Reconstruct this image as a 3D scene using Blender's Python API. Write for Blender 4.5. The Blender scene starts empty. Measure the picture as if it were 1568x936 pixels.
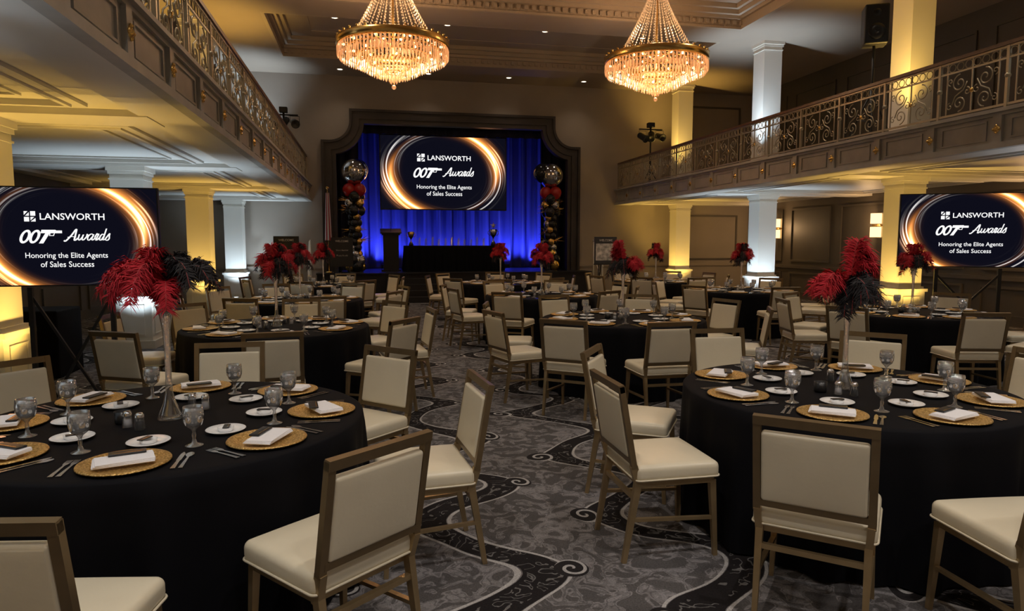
import bpy, math, random
from mathutils import Vector, Matrix
random.seed(7)
S = bpy.context.scene
COL = S.collection
pi = math.pi

# ------------------------------------------------------------------ materials
def new_mat(name):
    m = bpy.data.materials.new(name); m.use_nodes = True
    nt = m.node_tree
    for n in list(nt.nodes): nt.nodes.remove(n)
    out = nt.nodes.new('ShaderNodeOutputMaterial')
    return m, nt, out

def pbr(name, col, rough=0.5, metal=0.0, emis=None, estr=0.0, trans=0.0, noise=None, bump=None, sheen=0.0, spec=None, coat=0.0):
    m, nt, out = new_mat(name)
    b = nt.nodes.new('ShaderNodeBsdfPrincipled')
    b.inputs['Base Color'].default_value = (*col, 1)
    b.inputs['Roughness'].default_value = rough
    b.inputs['Metallic'].default_value = metal
    b.inputs['Transmission Weight'].default_value = trans
    b.inputs['Sheen Weight'].default_value = sheen
    b.inputs['Coat Weight'].default_value = coat
    if spec is not None: b.inputs['Specular IOR Level'].default_value = spec
    if emis:
        b.inputs['Emission Color'].default_value = (*emis, 1)
        b.inputs['Emission Strength'].default_value = estr
    nt.links.new(b.outputs[0], out.inputs[0])
    if noise or bump:
        tc = nt.nodes.new('ShaderNodeTexCoord')
    if noise:
        n = nt.nodes.new('ShaderNodeTexNoise'); n.inputs['Scale'].default_value = noise[0]
        n.inputs['Detail'].default_value = 4
        nt.links.new(tc.outputs['Object'], n.inputs['Vector'])
        r = nt.nodes.new('ShaderNodeValToRGB')
        a = noise[1]
        r.color_ramp.elements[0].position = .3; r.color_ramp.elements[1].position = .7
        r.color_ramp.elements[0].color = (*[c*(1-a) for c in col], 1)
        r.color_ramp.elements[1].color = (*[min(1, c*(1+a)) for c in col], 1)
        nt.links.new(n.outputs['Fac'], r.inputs[0]); nt.links.new(r.outputs[0], b.inputs['Base Color'])
    if bump:
        n2 = nt.nodes.new('ShaderNodeTexNoise'); n2.inputs['Scale'].default_value = bump[0]
        nt.links.new(tc.outputs['Object'], n2.inputs['Vector'])
        bp = nt.nodes.new('ShaderNodeBump'); bp.inputs['Strength'].default_value = bump[1]
        bp.inputs['Distance'].default_value = .01
        nt.links.new(n2.outputs['Fac'], bp.inputs['Height']); nt.links.new(bp.outputs[0], b.inputs['Normal'])
    return m

def emit(name, col, s):
    m, nt, out = new_mat(name)
    e = nt.nodes.new('ShaderNodeEmission'); e.inputs[0].default_value = (*col, 1); e.inputs[1].default_value = s
    nt.links.new(e.outputs[0], out.inputs[0]); return m

def thin_glass(name, tint, gloss=.2, rough=.05, emis=None, estr=0, body=0.0, bodycol=(.8,.8,.8)):
    m, nt, out = new_mat(name)
    t = nt.nodes.new('ShaderNodeBsdfTransparent'); t.inputs[0].default_value = (*tint, 1)
    g = nt.nodes.new('ShaderNodeBsdfGlossy'); g.inputs['Roughness'].default_value = rough
    lw = nt.nodes.new('ShaderNodeLayerWeight'); lw.inputs[0].default_value = .35
    ma = nt.nodes.new('ShaderNodeMath'); ma.operation = 'MULTIPLY_ADD'; ma.inputs[1].default_value = .8; ma.inputs[2].default_value = gloss*.5
    nt.links.new(lw.outputs['Facing'], ma.inputs[0])
    mx = nt.nodes.new('ShaderNodeMixShader')
    nt.links.new(ma.outputs[0], mx.inputs[0]); nt.links.new(t.outputs[0], mx.inputs[1]); nt.links.new(g.outputs[0], mx.inputs[2])
    last = mx
    if body > 0:
        d = nt.nodes.new('ShaderNodeBsdfTranslucent'); d.inputs[0].default_value = (*bodycol, 1)
        d2 = nt.nodes.new('ShaderNodeBsdfDiffuse'); d2.inputs[0].default_value = (*bodycol, 1)
        mm = nt.nodes.new('ShaderNodeMixShader'); mm.inputs[0].default_value = .5
        nt.links.new(d.outputs[0], mm.inputs[1]); nt.links.new(d2.outputs[0], mm.inputs[2])
        m2 = nt.nodes.new('ShaderNodeMixShader'); m2.inputs[0].default_value = body
        nt.links.new(last.outputs[0], m2.inputs[1]); nt.links.new(mm.outputs[0], m2.inputs[2]); last = m2
    if emis:
        e = nt.nodes.new('ShaderNodeEmission'); e.inputs[0].default_value = (*emis, 1); e.inputs[1].default_value = estr
        ad = nt.nodes.new('ShaderNodeAddShader')
        nt.links.new(last.outputs[0], ad.inputs[0]); nt.links.new(e.outputs[0], ad.inputs[1]); last = ad
    nt.links.new(last.outputs[0], out.inputs[0]); return m

class NX:
    """tiny math-node expression helper"""
    def __init__(s, nt): s.nt = nt
    def m(s, op, a, b=None, c=None):
        n = s.nt.nodes.new('ShaderNodeMath'); n.operation = op
        for i, v in enumerate((a, b, c)):
            if v is None: continue
            if isinstance(v, (int, float)): n.inputs[i].default_value = v
            else: s.nt.links.new(v, n.inputs[i])
        return n.outputs[0]
    def ramp(s, x, lo, hi):
        """clamped linear step from lo to hi"""
        n = s.nt.nodes.new('ShaderNodeMapRange'); n.interpolation_type = 'SMOOTHSTEP'
        s.nt.links.new(x, n.inputs[0]); n.inputs[1].default_value = lo; n.inputs[2].default_value = hi
        return n.outputs[0]
    def mixc(s, f, a, b):
        n = s.nt.nodes.new('ShaderNodeMix'); n.data_type = 'RGBA'
        for sock, v in ((n.inputs[0], f), (n.inputs[6], a), (n.inputs[7], b)):
            if isinstance(v, tuple): sock.default_value = (*v, 1)
            elif isinstance(v, (int, float)): sock.default_value = v
            else: s.nt.links.new(v, sock)
        return n.outputs[2]

def carpet_material():
    m, nt, out = new_mat('carpet_scroll_pattern')
    b = nt.nodes.new('ShaderNodeBsdfPrincipled'); b.inputs['Roughness'].default_value = .95
    b.inputs['Specular IOR Level'].default_value = .1
    nt.links.new(b.outputs[0], out.inputs[0])
    tc = nt.nodes.new('ShaderNodeTexCoord')
    X = NX(nt); M = X.m
    nz = nt.nodes.new('ShaderNodeTexNoise'); nz.inputs['Scale'].default_value = .9; nz.inputs['Detail'].default_value = 1
    nt.links.new(tc.outputs['Object'], nz.inputs['Vector'])
    sub = nt.nodes.new('ShaderNodeVectorMath'); sub.operation = 'SUBTRACT'; sub.inputs[1].default_value = (.5, .5, .5)
    nt.links.new(nz.outputs['Color'], sub.inputs[0])
    sc = nt.nodes.new('ShaderNodeVectorMath'); sc.operation = 'SCALE'; sc.inputs['Scale'].default_value = .5
    nt.links.new(sub.outputs[0], sc.inputs[0])
    ad = nt.nodes.new('ShaderNodeVectorMath'); ad.operation = 'ADD'
    nt.links.new(tc.outputs['Object'], ad.inputs[0]); nt.links.new(sc.outputs[0], ad.inputs[1])
    sp = nt.nodes.new('ShaderNodeSeparateXYZ'); nt.links.new(ad.outputs[0], sp.inputs[0])
    x, y = sp.outputs[0], sp.outputs[1]
    W, L = 1.1, 1.15
    s_ = M('ADD', x, M('MULTIPLY', M('SINE', M('MULTIPLY', y, 2*pi/L)), .24))
    f = M('FRACT', M('DIVIDE', s_, W))
    d1 = M('MULTIPLY', M('ABSOLUTE', M('SUBTRACT', f, .5)), W)
    def leafnoise(scale, dist):
        n2 = nt.nodes.new('ShaderNodeTexNoise'); n2.inputs['Scale'].default_value = scale; n2.inputs['Detail'].default_value = .8
        n2.inputs['Distortion'].default_value = dist
        nt.links.new(tc.outputs['Object'], n2.inputs['Vector']); return n2.outputs['Fac']
    n2 = leafnoise(7.5, 1.7); n2b = leafnoise(16.0, 1.2)
    leaf = X.ramp(n2, .47, .51)
    rim = M('SUBTRACT', X.ramp(n2, .53, .55), X.ramp(n2, .57, .60))      # pale inner vein of each leaf
    leafb = X.ramp(n2b, .50, .56)
    n3 = nt.nodes.new('ShaderNodeTexNoise'); n3.inputs['Scale'].default_value = .8; n3.inputs['Detail'].default_value = 1
    nt.links.new(tc.outputs['Object'], n3.inputs['Vector'])
    light = X.mixc(n3.outputs['Fac'], (.13, .12, .115), (.26, .25, .27))
    dark = X.mixc(n3.outputs['Fac'], (.055, .050, .048), (.105, .10, .105))
    light = X.mixc(M('MULTIPLY', leafb, .35), light, dark)
    fill = X.mixc(leaf, dark, light)
    fill = X.mixc(M('MULTIPLY', rim, .55), fill, (.05, .047, .048))
    wv = M('MULTIPLY_ADD', M('SINE', M('MULTIPLY', y, 5.1)), .025, .105)
    inrib = M('LESS_THAN', d1, wv)
    outl = M('LESS_THAN', M('ABSOLUTE', M('SUBTRACT', d1, M('ADD', wv, .016))), .011)
    c = X.mixc(outl, fill, (.37, .36, .36))
    c = X.mixc(inrib, c, (.016, .014, .015))
    vein = M('MULTIPLY', inrib, M('MULTIPLY', M('LESS_THAN', M('ABSOLUTE', M('SUBTRACT', n2, .56)), .022), M('LESS_THAN', d1, .08)))
    c = X.mixc(vein, c, (.13, .125, .125))
    def spirals(c, x0, y0, sgn, R):
        lx = M('MULTIPLY', M('SUBTRACT', M('FRACT', M('DIVIDE', M('ADD', x, x0), W)), .5), W)
        ly = M('MULTIPLY', M('SUBTRACT', M('FRACT', M('DIVIDE', M('ADD', y, y0), L)), .5), L)
        r = M('SQRT', M('ADD', M('MULTIPLY', lx, lx), M('MULTIPLY', ly, ly)))
        th = M('DIVIDE', M('ARCTAN2', ly, lx), 2*pi*sgn)
        sp_ = M('FRACT', M('ADD', M('ADD', th, M('DIVIDE', r, .07)), 2))
        ln = M('LESS_THAN', sp_, .30)
        inside = M('LESS_THAN', r, R)
        c = X.mixc(inside, c, (.020, .018, .019))
        return X.mixc(M('MULTIPLY', inside, ln), c, (.36, .35, .35))
    c = spirals(c, .24+.13, L/4, 1, .10)
    c = spirals(c, -.24-.13, L/4+L/2, -1, .10)
    n4 = nt.nodes.new('ShaderNodeTexNoise'); n4.inputs['Scale'].default_value = 120; n4.inputs['Detail'].default_value = 2
    nt.links.new(tc.outputs['Object'], n4.inputs['Vector'])
    sp4 = M('MULTIPLY_ADD', n4.outputs['Fac'], 1.2, .4)
    mul = nt.nodes.new('ShaderNodeMix'); mul.data_type = 'RGBA'; mul.blend_type = 'MULTIPLY'; mul.inputs[0].default_value = 1
    nt.links.new(c, mul.inputs[6]); nt.links.new(sp4, mul.inputs[7])
    nt.links.new(mul.outputs[2], b.inputs['Base Color'])
    bp = nt.nodes.new('ShaderNodeBump'); bp.inputs['Strength'].default_value = .3; bp.inputs['Distance'].default_value = .004
    nt.links.new(n4.outputs['Fac'], bp.inputs['Height']); nt.links.new(bp.outputs[0], b.inputs['Normal'])
    return m

def screen_material():
    m, nt, out = new_mat('screen_light_ring')
    tc = nt.nodes.new('ShaderNodeTexCoord'); sp = nt.nodes.new('ShaderNodeSeparateXYZ')
    nt.links.new(tc.outputs['Object'], sp.inputs[0])
    X = NX(nt); M = X.m
    px = M('DIVIDE', sp.outputs[0], .425); pz = M('DIVIDE', sp.outputs[2], .325)
    r = M('SQRT', M('ADD', M('MULTIPLY', px, px), M('MULTIPLY', pz, pz)))
    th = M('ARCTAN2', pz, px)
    hot = M('POWER', M('ABSOLUTE', M('COSINE', M('SUBTRACT', th, .62))), 5)
    cold = M('POWER', M('ABSOLUTE', M('COSINE', M('ADD', th, .45))), 4)
    cmb = nt.nodes.new('ShaderNodeCombineXYZ')
    nt.links.new(M('MULTIPLY', M('COSINE', th), .7), cmb.inputs[0]); nt.links.new(M('MULTIPLY', M('SINE', th), .7), cmb.inputs[1])
    nt.links.new(M('MULTIPLY', M('ADD', r, M('MULTIPLY', M('SINE', M('MULTIPLY', th, 2)), .06)), 34), cmb.inputs[2])
    nz = nt.nodes.new('ShaderNodeTexNoise'); nz.inputs['Scale'].default_value = 1; nz.inputs['Detail'].default_value = 2
    nt.links.new(cmb.outputs[0], nz.inputs['Vector'])
    streak = M('POWER', M('MULTIPLY', M('MAXIMUM', M('SUBTRACT', nz.outputs['Fac'], .49), 0), 6.0), 2)
    def gauss(c0, w):
        q = M('DIVIDE', M('SUBTRACT', r, c0), w)
        return M('EXPONENT', M('MULTIPLY', M('MULTIPLY', q, q), -1))
    core = M('MULTIPLY', gauss(1.0, .035), M('MULTIPLY_ADD', hot, 2.6, .05))
    wide = M('MULTIPLY', M('MULTIPLY', gauss(1.04, .10), streak), M('MULTIPLY_ADD', hot, 1.6, 1.0))
    glow = M('MULTIPLY', gauss(1.01, .095), M('MULTIPLY', hot, 1.05))
    orange = M('ADD', M('ADD', core, glow), M('MULTIPLY', wide, M('MULTIPLY_ADD', hot, 1, .05)))
    white = M('MULTIPLY', wide, M('MULTIPLY_ADD', cold, .8, .14))
    col = nt.nodes.new('ShaderNodeCombineXYZ')
    ww = M('MULTIPLY', M('POWER', core, 3), .10)
    nt.links.new(M('ADD', M('ADD', M('MULTIPLY', orange, 1.2), white), M('ADD', ww, .004)), col.inputs[0])
    nt.links.new(M('ADD', M('ADD', M('MULTIPLY', orange, .40), white), M('ADD', ww, .004)), col.inputs[1])
    nt.links.new(M('ADD', M('ADD', M('MULTIPLY', orange, .07), white), M('ADD', ww, .009)), col.inputs[2])
    e = nt.nodes.new('ShaderNodeEmission'); e.inputs[1].default_value = 1.0
    nt.links.new(col.outputs[0], e.inputs[0]); nt.links.new(e.outputs[0], out.inputs[0])
    return m

def charger_material():
    m, nt, out = new_mat('gold_beaded_charger')
    b = nt.nodes.new('ShaderNodeBsdfPrincipled'); b.inputs['Roughness'].default_value = .4; b.inputs['Metallic'].default_value = .7
    nt.links.new(b.outputs[0], out.inputs[0])
    tc = nt.nodes.new('ShaderNodeTexCoord')
    v = nt.nodes.new('ShaderNodeTexVoronoi'); v.inputs['Scale'].default_value = 110
    nt.links.new(tc.outputs['Object'], v.inputs['Vector'])
    r = nt.nodes.new('ShaderNodeValToRGB')
    r.color_ramp.elements[0].color = (1, .72, .32, 1); r.color_ramp.elements[1].color = (.46, .27, .07, 1); r.color_ramp.elements[1].position = .65
    nt.links.new(v.outputs['Distance'], r.inputs[0]); nt.links.new(r.outputs[0], b.inputs['Base Color'])
    bp = nt.nodes.new('ShaderNodeBump'); bp.inputs['Strength'].default_value = .9; bp.inputs['Distance'].default_value = .003; bp.invert = True
    nt.links.new(v.outputs['Distance'], bp.inputs['Height']); nt.links.new(bp.outputs[0], b.inputs['Normal'])
    return m

MT = dict(
 frame=pbr('champagne_gold_metal', (.42,.31,.17), .34, .75, noise=(9,.12)),
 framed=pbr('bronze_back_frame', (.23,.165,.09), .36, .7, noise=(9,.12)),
 vinyl=pbr('cream_vinyl', (.72,.65,.50), .34, bump=(60,.05), noise=(3,.05)),
 cloth=pbr('black_tablecloth', (.0028,.0028,.0048), .78, spec=.14),
 carpet=carpet_material(),
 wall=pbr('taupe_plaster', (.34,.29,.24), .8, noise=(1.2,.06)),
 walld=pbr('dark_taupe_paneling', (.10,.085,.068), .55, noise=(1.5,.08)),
 ceil=pbr('cream_ceiling_paint', (.37,.30,.235), .75, noise=(.8,.05)),
 crown=pbr('crown_moulding_paint', (.40,.325,.245), .6, bump=(40,.5)),
 soffit=pbr('white_soffit_paint', (.68,.65,.59), .5, noise=(.8,.04)),
 column=pbr('ivory_column_paint', (.78,.75,.68), .55),
 fascia=pbr('grey_fascia_paint', (.38,.36,.32), .5, noise=(5,.1)),
 iron=pbr('antique_iron', (.38,.33,.24), .38, .7),
 rail=pbr('dark_wood_rail', (.11,.055,.03), .35, noise=(12,.3)),
 gold=pbr('polished_gold', (.85,.55,.18), .25, 1.0),
 goldb=pbr('gold_balloon_foil', (.75,.48,.14), .2, 1.0),
 blackb=pbr('black_balloon', (.012,.012,.014), .15),
 redb=pbr('red_balloon', (.36,.012,.01), .22),
 silver=pbr('silver_foil', (.55,.55,.58), .12, 1.0),
 steel=pbr('cutlery_steel', (.7,.7,.72), .2, 1.0),
 china=pbr('white_china', (.85,.85,.86), .15),
 linen=pbr('white_linen', (.85,.84,.88), .85, bump=(200,.3)),
 black=pbr('matte_black', (.010,.010,.011), .5),
 card=pbr('black_menu_card', (.012,.012,.014), .3),
 frost=pbr('prosc_dark_wood', (.034,.026,.021), .45, noise=(3,.25)),
 stagefl=pbr('stage_black', (.010,.009,.010), .5),
 curtain=pbr('blue_velvet_curtain', (.09,.11,.38), .85, sheen=.2),
 curtaind=pbr('dark_stage_leg', (.012,.012,.03), .9),
 featr=pbr('red_feather', (.50,.008,.022), .75, noise=(14,.3)),
 featb=pbr('black_feather', (.010,.008,.011), .7),
 quill=pbr('feather_quill', (.35,.05,.05), .5),
 glass=thin_glass('goblet_glass', (.96,.97,.98), .5, .03, body=.08, bodycol=(.95,.97,1)),
 ice=thin_glass('iced_water', (.90,.92,.95), .7, .06, body=.40, bodycol=(.92,.94,.98)),
 vase=thin_glass('vase_glass', (.96,.97,.98), .4, .03, body=.04),
 beads=thin_glass('vase_water_beads', (.97,.90,.85), .5, .1, body=.15, bodycol=(.95,.85,.8), emis=(1,.65,.45), estr=.05),  # faint emission put into the filling imitates a warmly lit stem
 crystal=thin_glass('chandelier_crystal', (1,.88,.74), .7, .08, emis=(1,.45,.18), estr=.18, body=.35, bodycol=(1,.76,.55)),  # added emission imitates bulb glow caught in the glass; crystals are no lamps
 crystalc=thin_glass('crystal_beads', (1,.92,.80), .5, .1, emis=(1,.6,.32), estr=.12, body=.25, bodycol=(1,.82,.62)),  # warm glow painted in by emission; the beads are no light source
 bulb=emit('warm_bulb', (1,.60,.28), 9),
 down=emit('downlight_lens', (1,.85,.62), 6),
 upy=emit('uplight_lens_amber', (1,.70,.12), 6),
 upw=emit('uplight_lens_white', (.8,.9,1), 6),
 sconce=emit('sconce_shade', (1,.62,.28), 2.2),
 screen=screen_material(),
 white=emit('screen_text_white', (1,1,1), .95),
 charger=charger_material(),
 award=thin_glass('glass_award', (.8,.88,1), .6, .05, body=.25, bodycol=(.8,.9,1)),
 poster=pbr('poster_print', (.02,.02,.022), .4),
 posterw=pbr('poster_white', (.6,.58,.55), .5, noise=(9,.6)),
 flagr=pbr('flag_red', (.3,.01,.02), .8), flagw=pbr('flag_white', (.55,.55,.55), .8),
)

# ------------------------------------------------------------------ mesh builder
class MB:
    def __init__(s): s.v=[]; s.f=[]; s.mi=[]; s.sm=[]; s.mats=[]
    def mid(s, name):
        if name not in s.mats: s.mats.append(name)
        return s.mats.index(name)
    def add(s, vs, fs, mat, smooth=False, M=None):
        o = len(s.v); k = s.mid(mat)
        if M is not None: vs = [M @ Vector(p) for p in vs]
        s.v.extend([tuple(p) for p in vs])
        for f in fs:
            s.f.append(tuple(i+o for i in f)); s.mi.append(k); s.sm.append(smooth)
    def box(s, x0, x1, y0, y1, z0, z1, mat, M=None):
        vs = [(x0,y0,z0),(x1,y0,z0),(x1,y1,z0),(x0,y1,z0),(x0,y0,z1),(x1,y0,z1),(x1,y1,z1),(x0,y1,z1)]
        s.add(vs, [(0,3,2,1),(4,5,6,7),(0,1,5,4),(1,2,6,5),(2,3,7,6),(3,0,4,7)], mat, False, M)
    def beam(s, p0, p1, w0, d0, mat, w1=None, d1=None, up=(0,1,0)):
        p0=Vector(p0); p1=Vector(p1); w1=w1 or w0; d1=d1 or d0
        t=(p1-p0).normalized(); a=t.cross(Vector(up)).normalized(); b=a.cross(t).normalized()
        vs=[]
        for p,w,d in ((p0,w0,d0),(p1,w1,d1)):
            for sx,sy in ((-1,-1),(1,-1),(1,1),(-1,1)): vs.append(p+a*sx*w/2+b*sy*d/2)
        s.add(vs,[(0,1,2,3),(7,6,5,4),(0,4,5,1),(1,5,6,2),(2,6,7,3),(3,7,4,0)],mat)
    def rbox(s, c, size, r, mat, M=None, puff=0.0):
        """welded rounded box (grid cube pushed to a rounded box), crowned top/bottom"""
        h=[q/2 for q in size]; r=min(r,*h)
        def ax(hh):
            inner=hh-r; L=[-hh,-inner-r*.6,-inner-r*.27]
            n=8 if inner>.02 else 1
            L+=[-inner+2*inner*i/n for i in range(n+1)] if inner>1e-6 else [0.0]
            return L+[inner+r*.27,inner+r*.6,hh]
        A=[ax(q) for q in h]; idx={}; vs=[]; fs=[]
        def vert(p):
            k=(round(p[0],6),round(p[1],6),round(p[2],6))
            if k in idx: return idx[k]
            q=Vector([max(-(h[i]-r),min(h[i]-r,p[i])) for i in range(3)]); d=Vector(p)-q
            o=q+(d.normalized()*r if d.length>1e-9 else d)
            if puff: o.z+=(1 if p[2]>0 else -1)*puff*max(0,1-(o.x/h[0])**2)*max(0,1-(o.y/h[1])**2)*min(1,abs(p[2])/h[2])
            idx[k]=len(vs); vs.append((c[0]+o.x,c[1]+o.y,c[2]+o.z)); return idx[k]
        for axn in range(3):
            u,v=[(1,2),(2,0),(0,1)][axn]
            for sg in (-1,1):
                for i in range(len(A[u])-1):
                    for j in range(len(A[v])-1):
                        quad=[]
                        for (a,b_) in ((i,j),(i+1,j),(i+1,j+1),(i,j+1)):
                            p=[0,0,0]; p[axn]=sg*h[axn]; p[u]=A[u][a]; p[v]=A[v][b_]; quad.append(vert(p))
                        if len(set(quad))<3: continue
                        fs.append(tuple(quad) if sg>0 else tuple(quad[::-1]))
        s.add(vs,fs,mat,True,M)
    def lathe(s, prof, n, mat, smooth=True, M=None, cap=False):
        vs=[];fs=[]
        for r,z in prof:
            for j in range(n):
                a=2*pi*j/n; vs.append((r*math.cos(a),r*math.sin(a),z))
        for i in range(len(prof)-1):
            for j in range(n):
                k=(j+1)%n; fs.append((i*n+j,i*n+k,(i+1)*n+k,(i+1)*n+j))
        if cap:
            fs.append(tuple(range(n))[::-1]); fs.append(tuple((len(prof)-1)*n+j for j in range(n)))
        s.add(vs,fs,mat,smooth,M)
    def cyl(s,p0,p1,r,mat,n=12,r1=None,smooth=True):
        p0=Vector(p0);p1=Vector(p1);d=p1-p0;L=d.length
        q=Vector((0,0,1)).rotation_difference(d.normalized()).to_matrix().to_4x4()
        r1=r if r1 is None else r1
        s.lathe([(r,0),(r1,L)],n,mat,smooth,Matrix.Translation(p0)@q,cap=True)
    def sphere(s,c,r,mat,n=14,k=10,sc=(1,1,1)):
        prof=[(max(r*math.cos(-pi/2+pi*i/k),1e-4),r*math.sin(-pi/2+pi*i/k)) for i in range(k+1)]
        s.lathe(prof,n,mat,True,Matrix.Translation(c)@Matrix.Diagonal((*sc,1)))
    def tube(s,pts,r,mat,n=5,closed=False):
        pts=[Vector(p) for p in pts]; N=len(pts); vs=[];fs=[]
        prev=None
        for i,p in enumerate(pts):
            if closed: t=(pts[(i+1)%N]-pts[i-1])
            else: t=pts[min(i+1,N-1)]-pts[max(i-1,0)]
            t.normalize()
            if prev is None:
                a=t.cross(Vector((0,0,1)));
                if a.length<.1: a=t.cross(Vector((1,0,0)))
            else: a=prev-t*prev.dot(t)
            a.normalize(); prev=a; b=t.cross(a)
            rr=r[i] if isinstance(r,(list,tuple)) else r
            for j in range(n):
                an=2*pi*j/n; vs.append(p+a*rr*math.cos(an)+b*rr*math.sin(an))
        for i in range(N if closed else N-1):
            i2=(i+1)%N
            for j in range(n):
                k=(j+1)%n; fs.append((i*n+j,i*n+k,i2*n+k,i2*n+j))
        if not closed:
            fs.append(tuple(range(n))[::-1]); fs.append(tuple((N-1)*n+j for j in range(n)))
        s.add(vs,fs,mat,True)
    def mesh(s,name):
        me=bpy.data.meshes.new(name); me.from_pydata(s.v,[],s.f)
        for m in s.mats: me.materials.append(MT[m])
        me.polygons.foreach_set('material_index',s.mi); me.polygons.foreach_set('use_smooth',s.sm)
        me.update(); return me
    def obj(s,name,loc=(0,0,0),rz=0,parent=None):
        return inst(s.mesh(name),name,loc,rz,parent)

def inst(me,name,loc=(0,0,0),rz=0,parent=None,scale=None):
    o=bpy.data.objects.new(name,me); o.location=loc; o.rotation_euler=(0,0,rz)
    if scale: o.scale=scale
    COL.objects.link(o)
    if parent: o.parent=parent
    return o
def empty(name,loc=(0,0,0),rz=0,scale=None):
    o=bpy.data.objects.new(name,None); o.location=loc; o.rotation_euler=(0,0,rz)
    if scale: o.scale=(scale,)*3
    COL.objects.link(o); return o
def light(kind,name,loc,power,col,parent=None,rot=(0,0,0),**kw):
    l=bpy.data.lights.new(name,kind); l.energy=power; l.color=col
    for k,v in kw.items(): setattr(l,k,v)
    o=bpy.data.objects.new(name,l); o.location=loc; o.rotation_euler=rot; COL.objects.link(o)
    if parent: o.parent=parent
    return o

# ------------------------------------------------------------------ dimensions
XL,XR=-5.8,12.0
YB,YF=20.0,-3.5
EL,ER=-1.56,7.55
ZS,ZD,ZR=2.78,3.2,4.0
ZC,ZT=6.2,6.65

# ------------------------------------------------------------------ room shell
b=MB(); b.box(XL-.2,XR+.2,YF-.2,YB+.2,-.1,0,'carpet'); b.obj('floor')
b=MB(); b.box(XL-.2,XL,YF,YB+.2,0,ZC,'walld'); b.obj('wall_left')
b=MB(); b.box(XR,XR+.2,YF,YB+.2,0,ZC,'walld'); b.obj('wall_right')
b=MB(); b.box(XL-.2,XR+.2,YF-.2,YF,0,6.8,'wall'); b.obj('wall_rear')
b=MB()
PC=2.57
b.box(XL,PC-3.42,YB,YB+.2,0,ZC,'wall'); b.box(PC+3.42,XR,YB,YB+.2,0,ZC,'wall')
b.box(PC-3.42,PC+3.42,YB,YB+.2,4.95,ZC,'wall')
b.box(PC-3.42,PC-2.92,YB,YB+.2,4.4,4.95,'wall'); b.box(PC+2.92,PC+3.42,YB,YB+.2,4.4,4.95,'wall')
b.obj('wall_stage')
b=MB(); TX0,TX1=-2.0,8.1
b.box(XL-.2,TX0,YF,YB+.2,ZC,6.8,'ceil'); b.box(TX1,XR+.2,YF,YB+.2,ZC,6.8,'ceil')
for y0,y1 in ((18.3,YB+.2),(14.0,14.9),(2.0,3.0),(YF,-3.0)): b.box(TX0,TX1,y0,y1,ZC,6.8,'ceil')
b.box(TX0,TX1,-3.0,18.3,ZT,6.8,'ceil')
b.obj('ceiling')
k=0
for y0,y1 in ((14.9,18.3),(3.0,14.0),(-3.0,2.0)):
    b=MB()
    for (o,z0,z1) in ((.07,ZC+.0,ZC+.05),(.04,ZC+.05,ZC+.2),(.11,ZC+.2,ZC+.27),(.2,ZC+.27,ZC+.36),(.30,ZC+.36,ZT)):
        b.box(TX0,TX1,y0,y0+o,z0,z1,'crown'); b.box(TX0,TX1,y1-o,y1,z0,z1,'crown')
        b.box(TX0,TX0+o,y0+o,y1-o,z0,z1,'crown'); b.box(TX1-o,TX1,y0+o,y1-o,z0,z1,'crown')
    o=.75
    if y0>3.5 or y0<0:
      for (a,c,d,e) in ((TX0+o,TX1-o,y0+o,y0+o+.06),(TX0+o,TX1-o,y1-o-.06,y1-o),(TX0+o,TX0+o+.06,y0+o+.06,y1-o-.06),(TX1-o-.06,TX1-o,y0+o+.06,y1-o-.06)):
        b.box(a,c,d,e,ZT-.015,ZT,'ceil')
    n=int((TX1-TX0)/.16)
    for i in range(n):
        xx=TX0+.1+i*.16
        for yy in (y0+.04,y1-.08):
            b.box(xx,xx+.07,yy,yy+.04,ZC+.09,ZC+.17,'crown')
    k+=1; b.obj('trim_%d'%k)

def wall_frames(mb,axis,pos,sgn,spans,zs,mat,t=.035,w=.05):
    for a0,a1 in spans:
        for z0,z1 in zs:
            for (p,q,r_,s_) in ((a0,a1,z0,z0+w),(a0,a1,z1-w,z1),(a0,a0+w,z0+w,z1-w),(a1-w,a1,z0+w,z1-w)):
                lo,hi=(pos,pos+sgn*t) if sgn>0 else (pos+sgn*t,pos)
                if axis=='x': mb.box(lo,hi,p,q,r_,s_,mat)
                else: mb.box(p,q,lo,hi,r_,s_,mat)
b=MB()
sp=[(y,y+1.7) for y in [-2.9+2.1*i for i in range(11)] if y+1.7<19.9]
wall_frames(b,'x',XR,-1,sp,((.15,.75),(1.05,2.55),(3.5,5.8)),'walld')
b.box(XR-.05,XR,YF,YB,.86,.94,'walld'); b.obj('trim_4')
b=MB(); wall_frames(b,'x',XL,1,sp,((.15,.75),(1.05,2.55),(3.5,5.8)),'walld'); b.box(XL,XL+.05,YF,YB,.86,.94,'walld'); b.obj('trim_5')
b=MB(); b.box(XL,PC-3.75,YB-.03,YB,0,.18,'wall'); b.box(XL,PC-3.75,YB-.04,YB,.86,.93,'wall'); b.obj('baseboard_stage_left')
b=MB(); b.box(PC+3.75,XR,YB-.03,YB,0,.18,'wall'); b.box(PC+3.75,XR,YB-.04,YB,.86,.93,'wall')
wall_frames(b,'y',YB,-1,((9.6,11.6),),((1.05,2.45),(3.5,5.8)),'walld')
b.obj('baseboard_stage_right')
b=MB(); b.box(XL,XL+.03,YF,YB-.05,0,.18,'walld'); b.obj('baseboard_left')
b=MB(); b.box(XR-.03,XR,YF,YB-.05,0,.18,'walld'); b.obj('baseboard_right')

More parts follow.
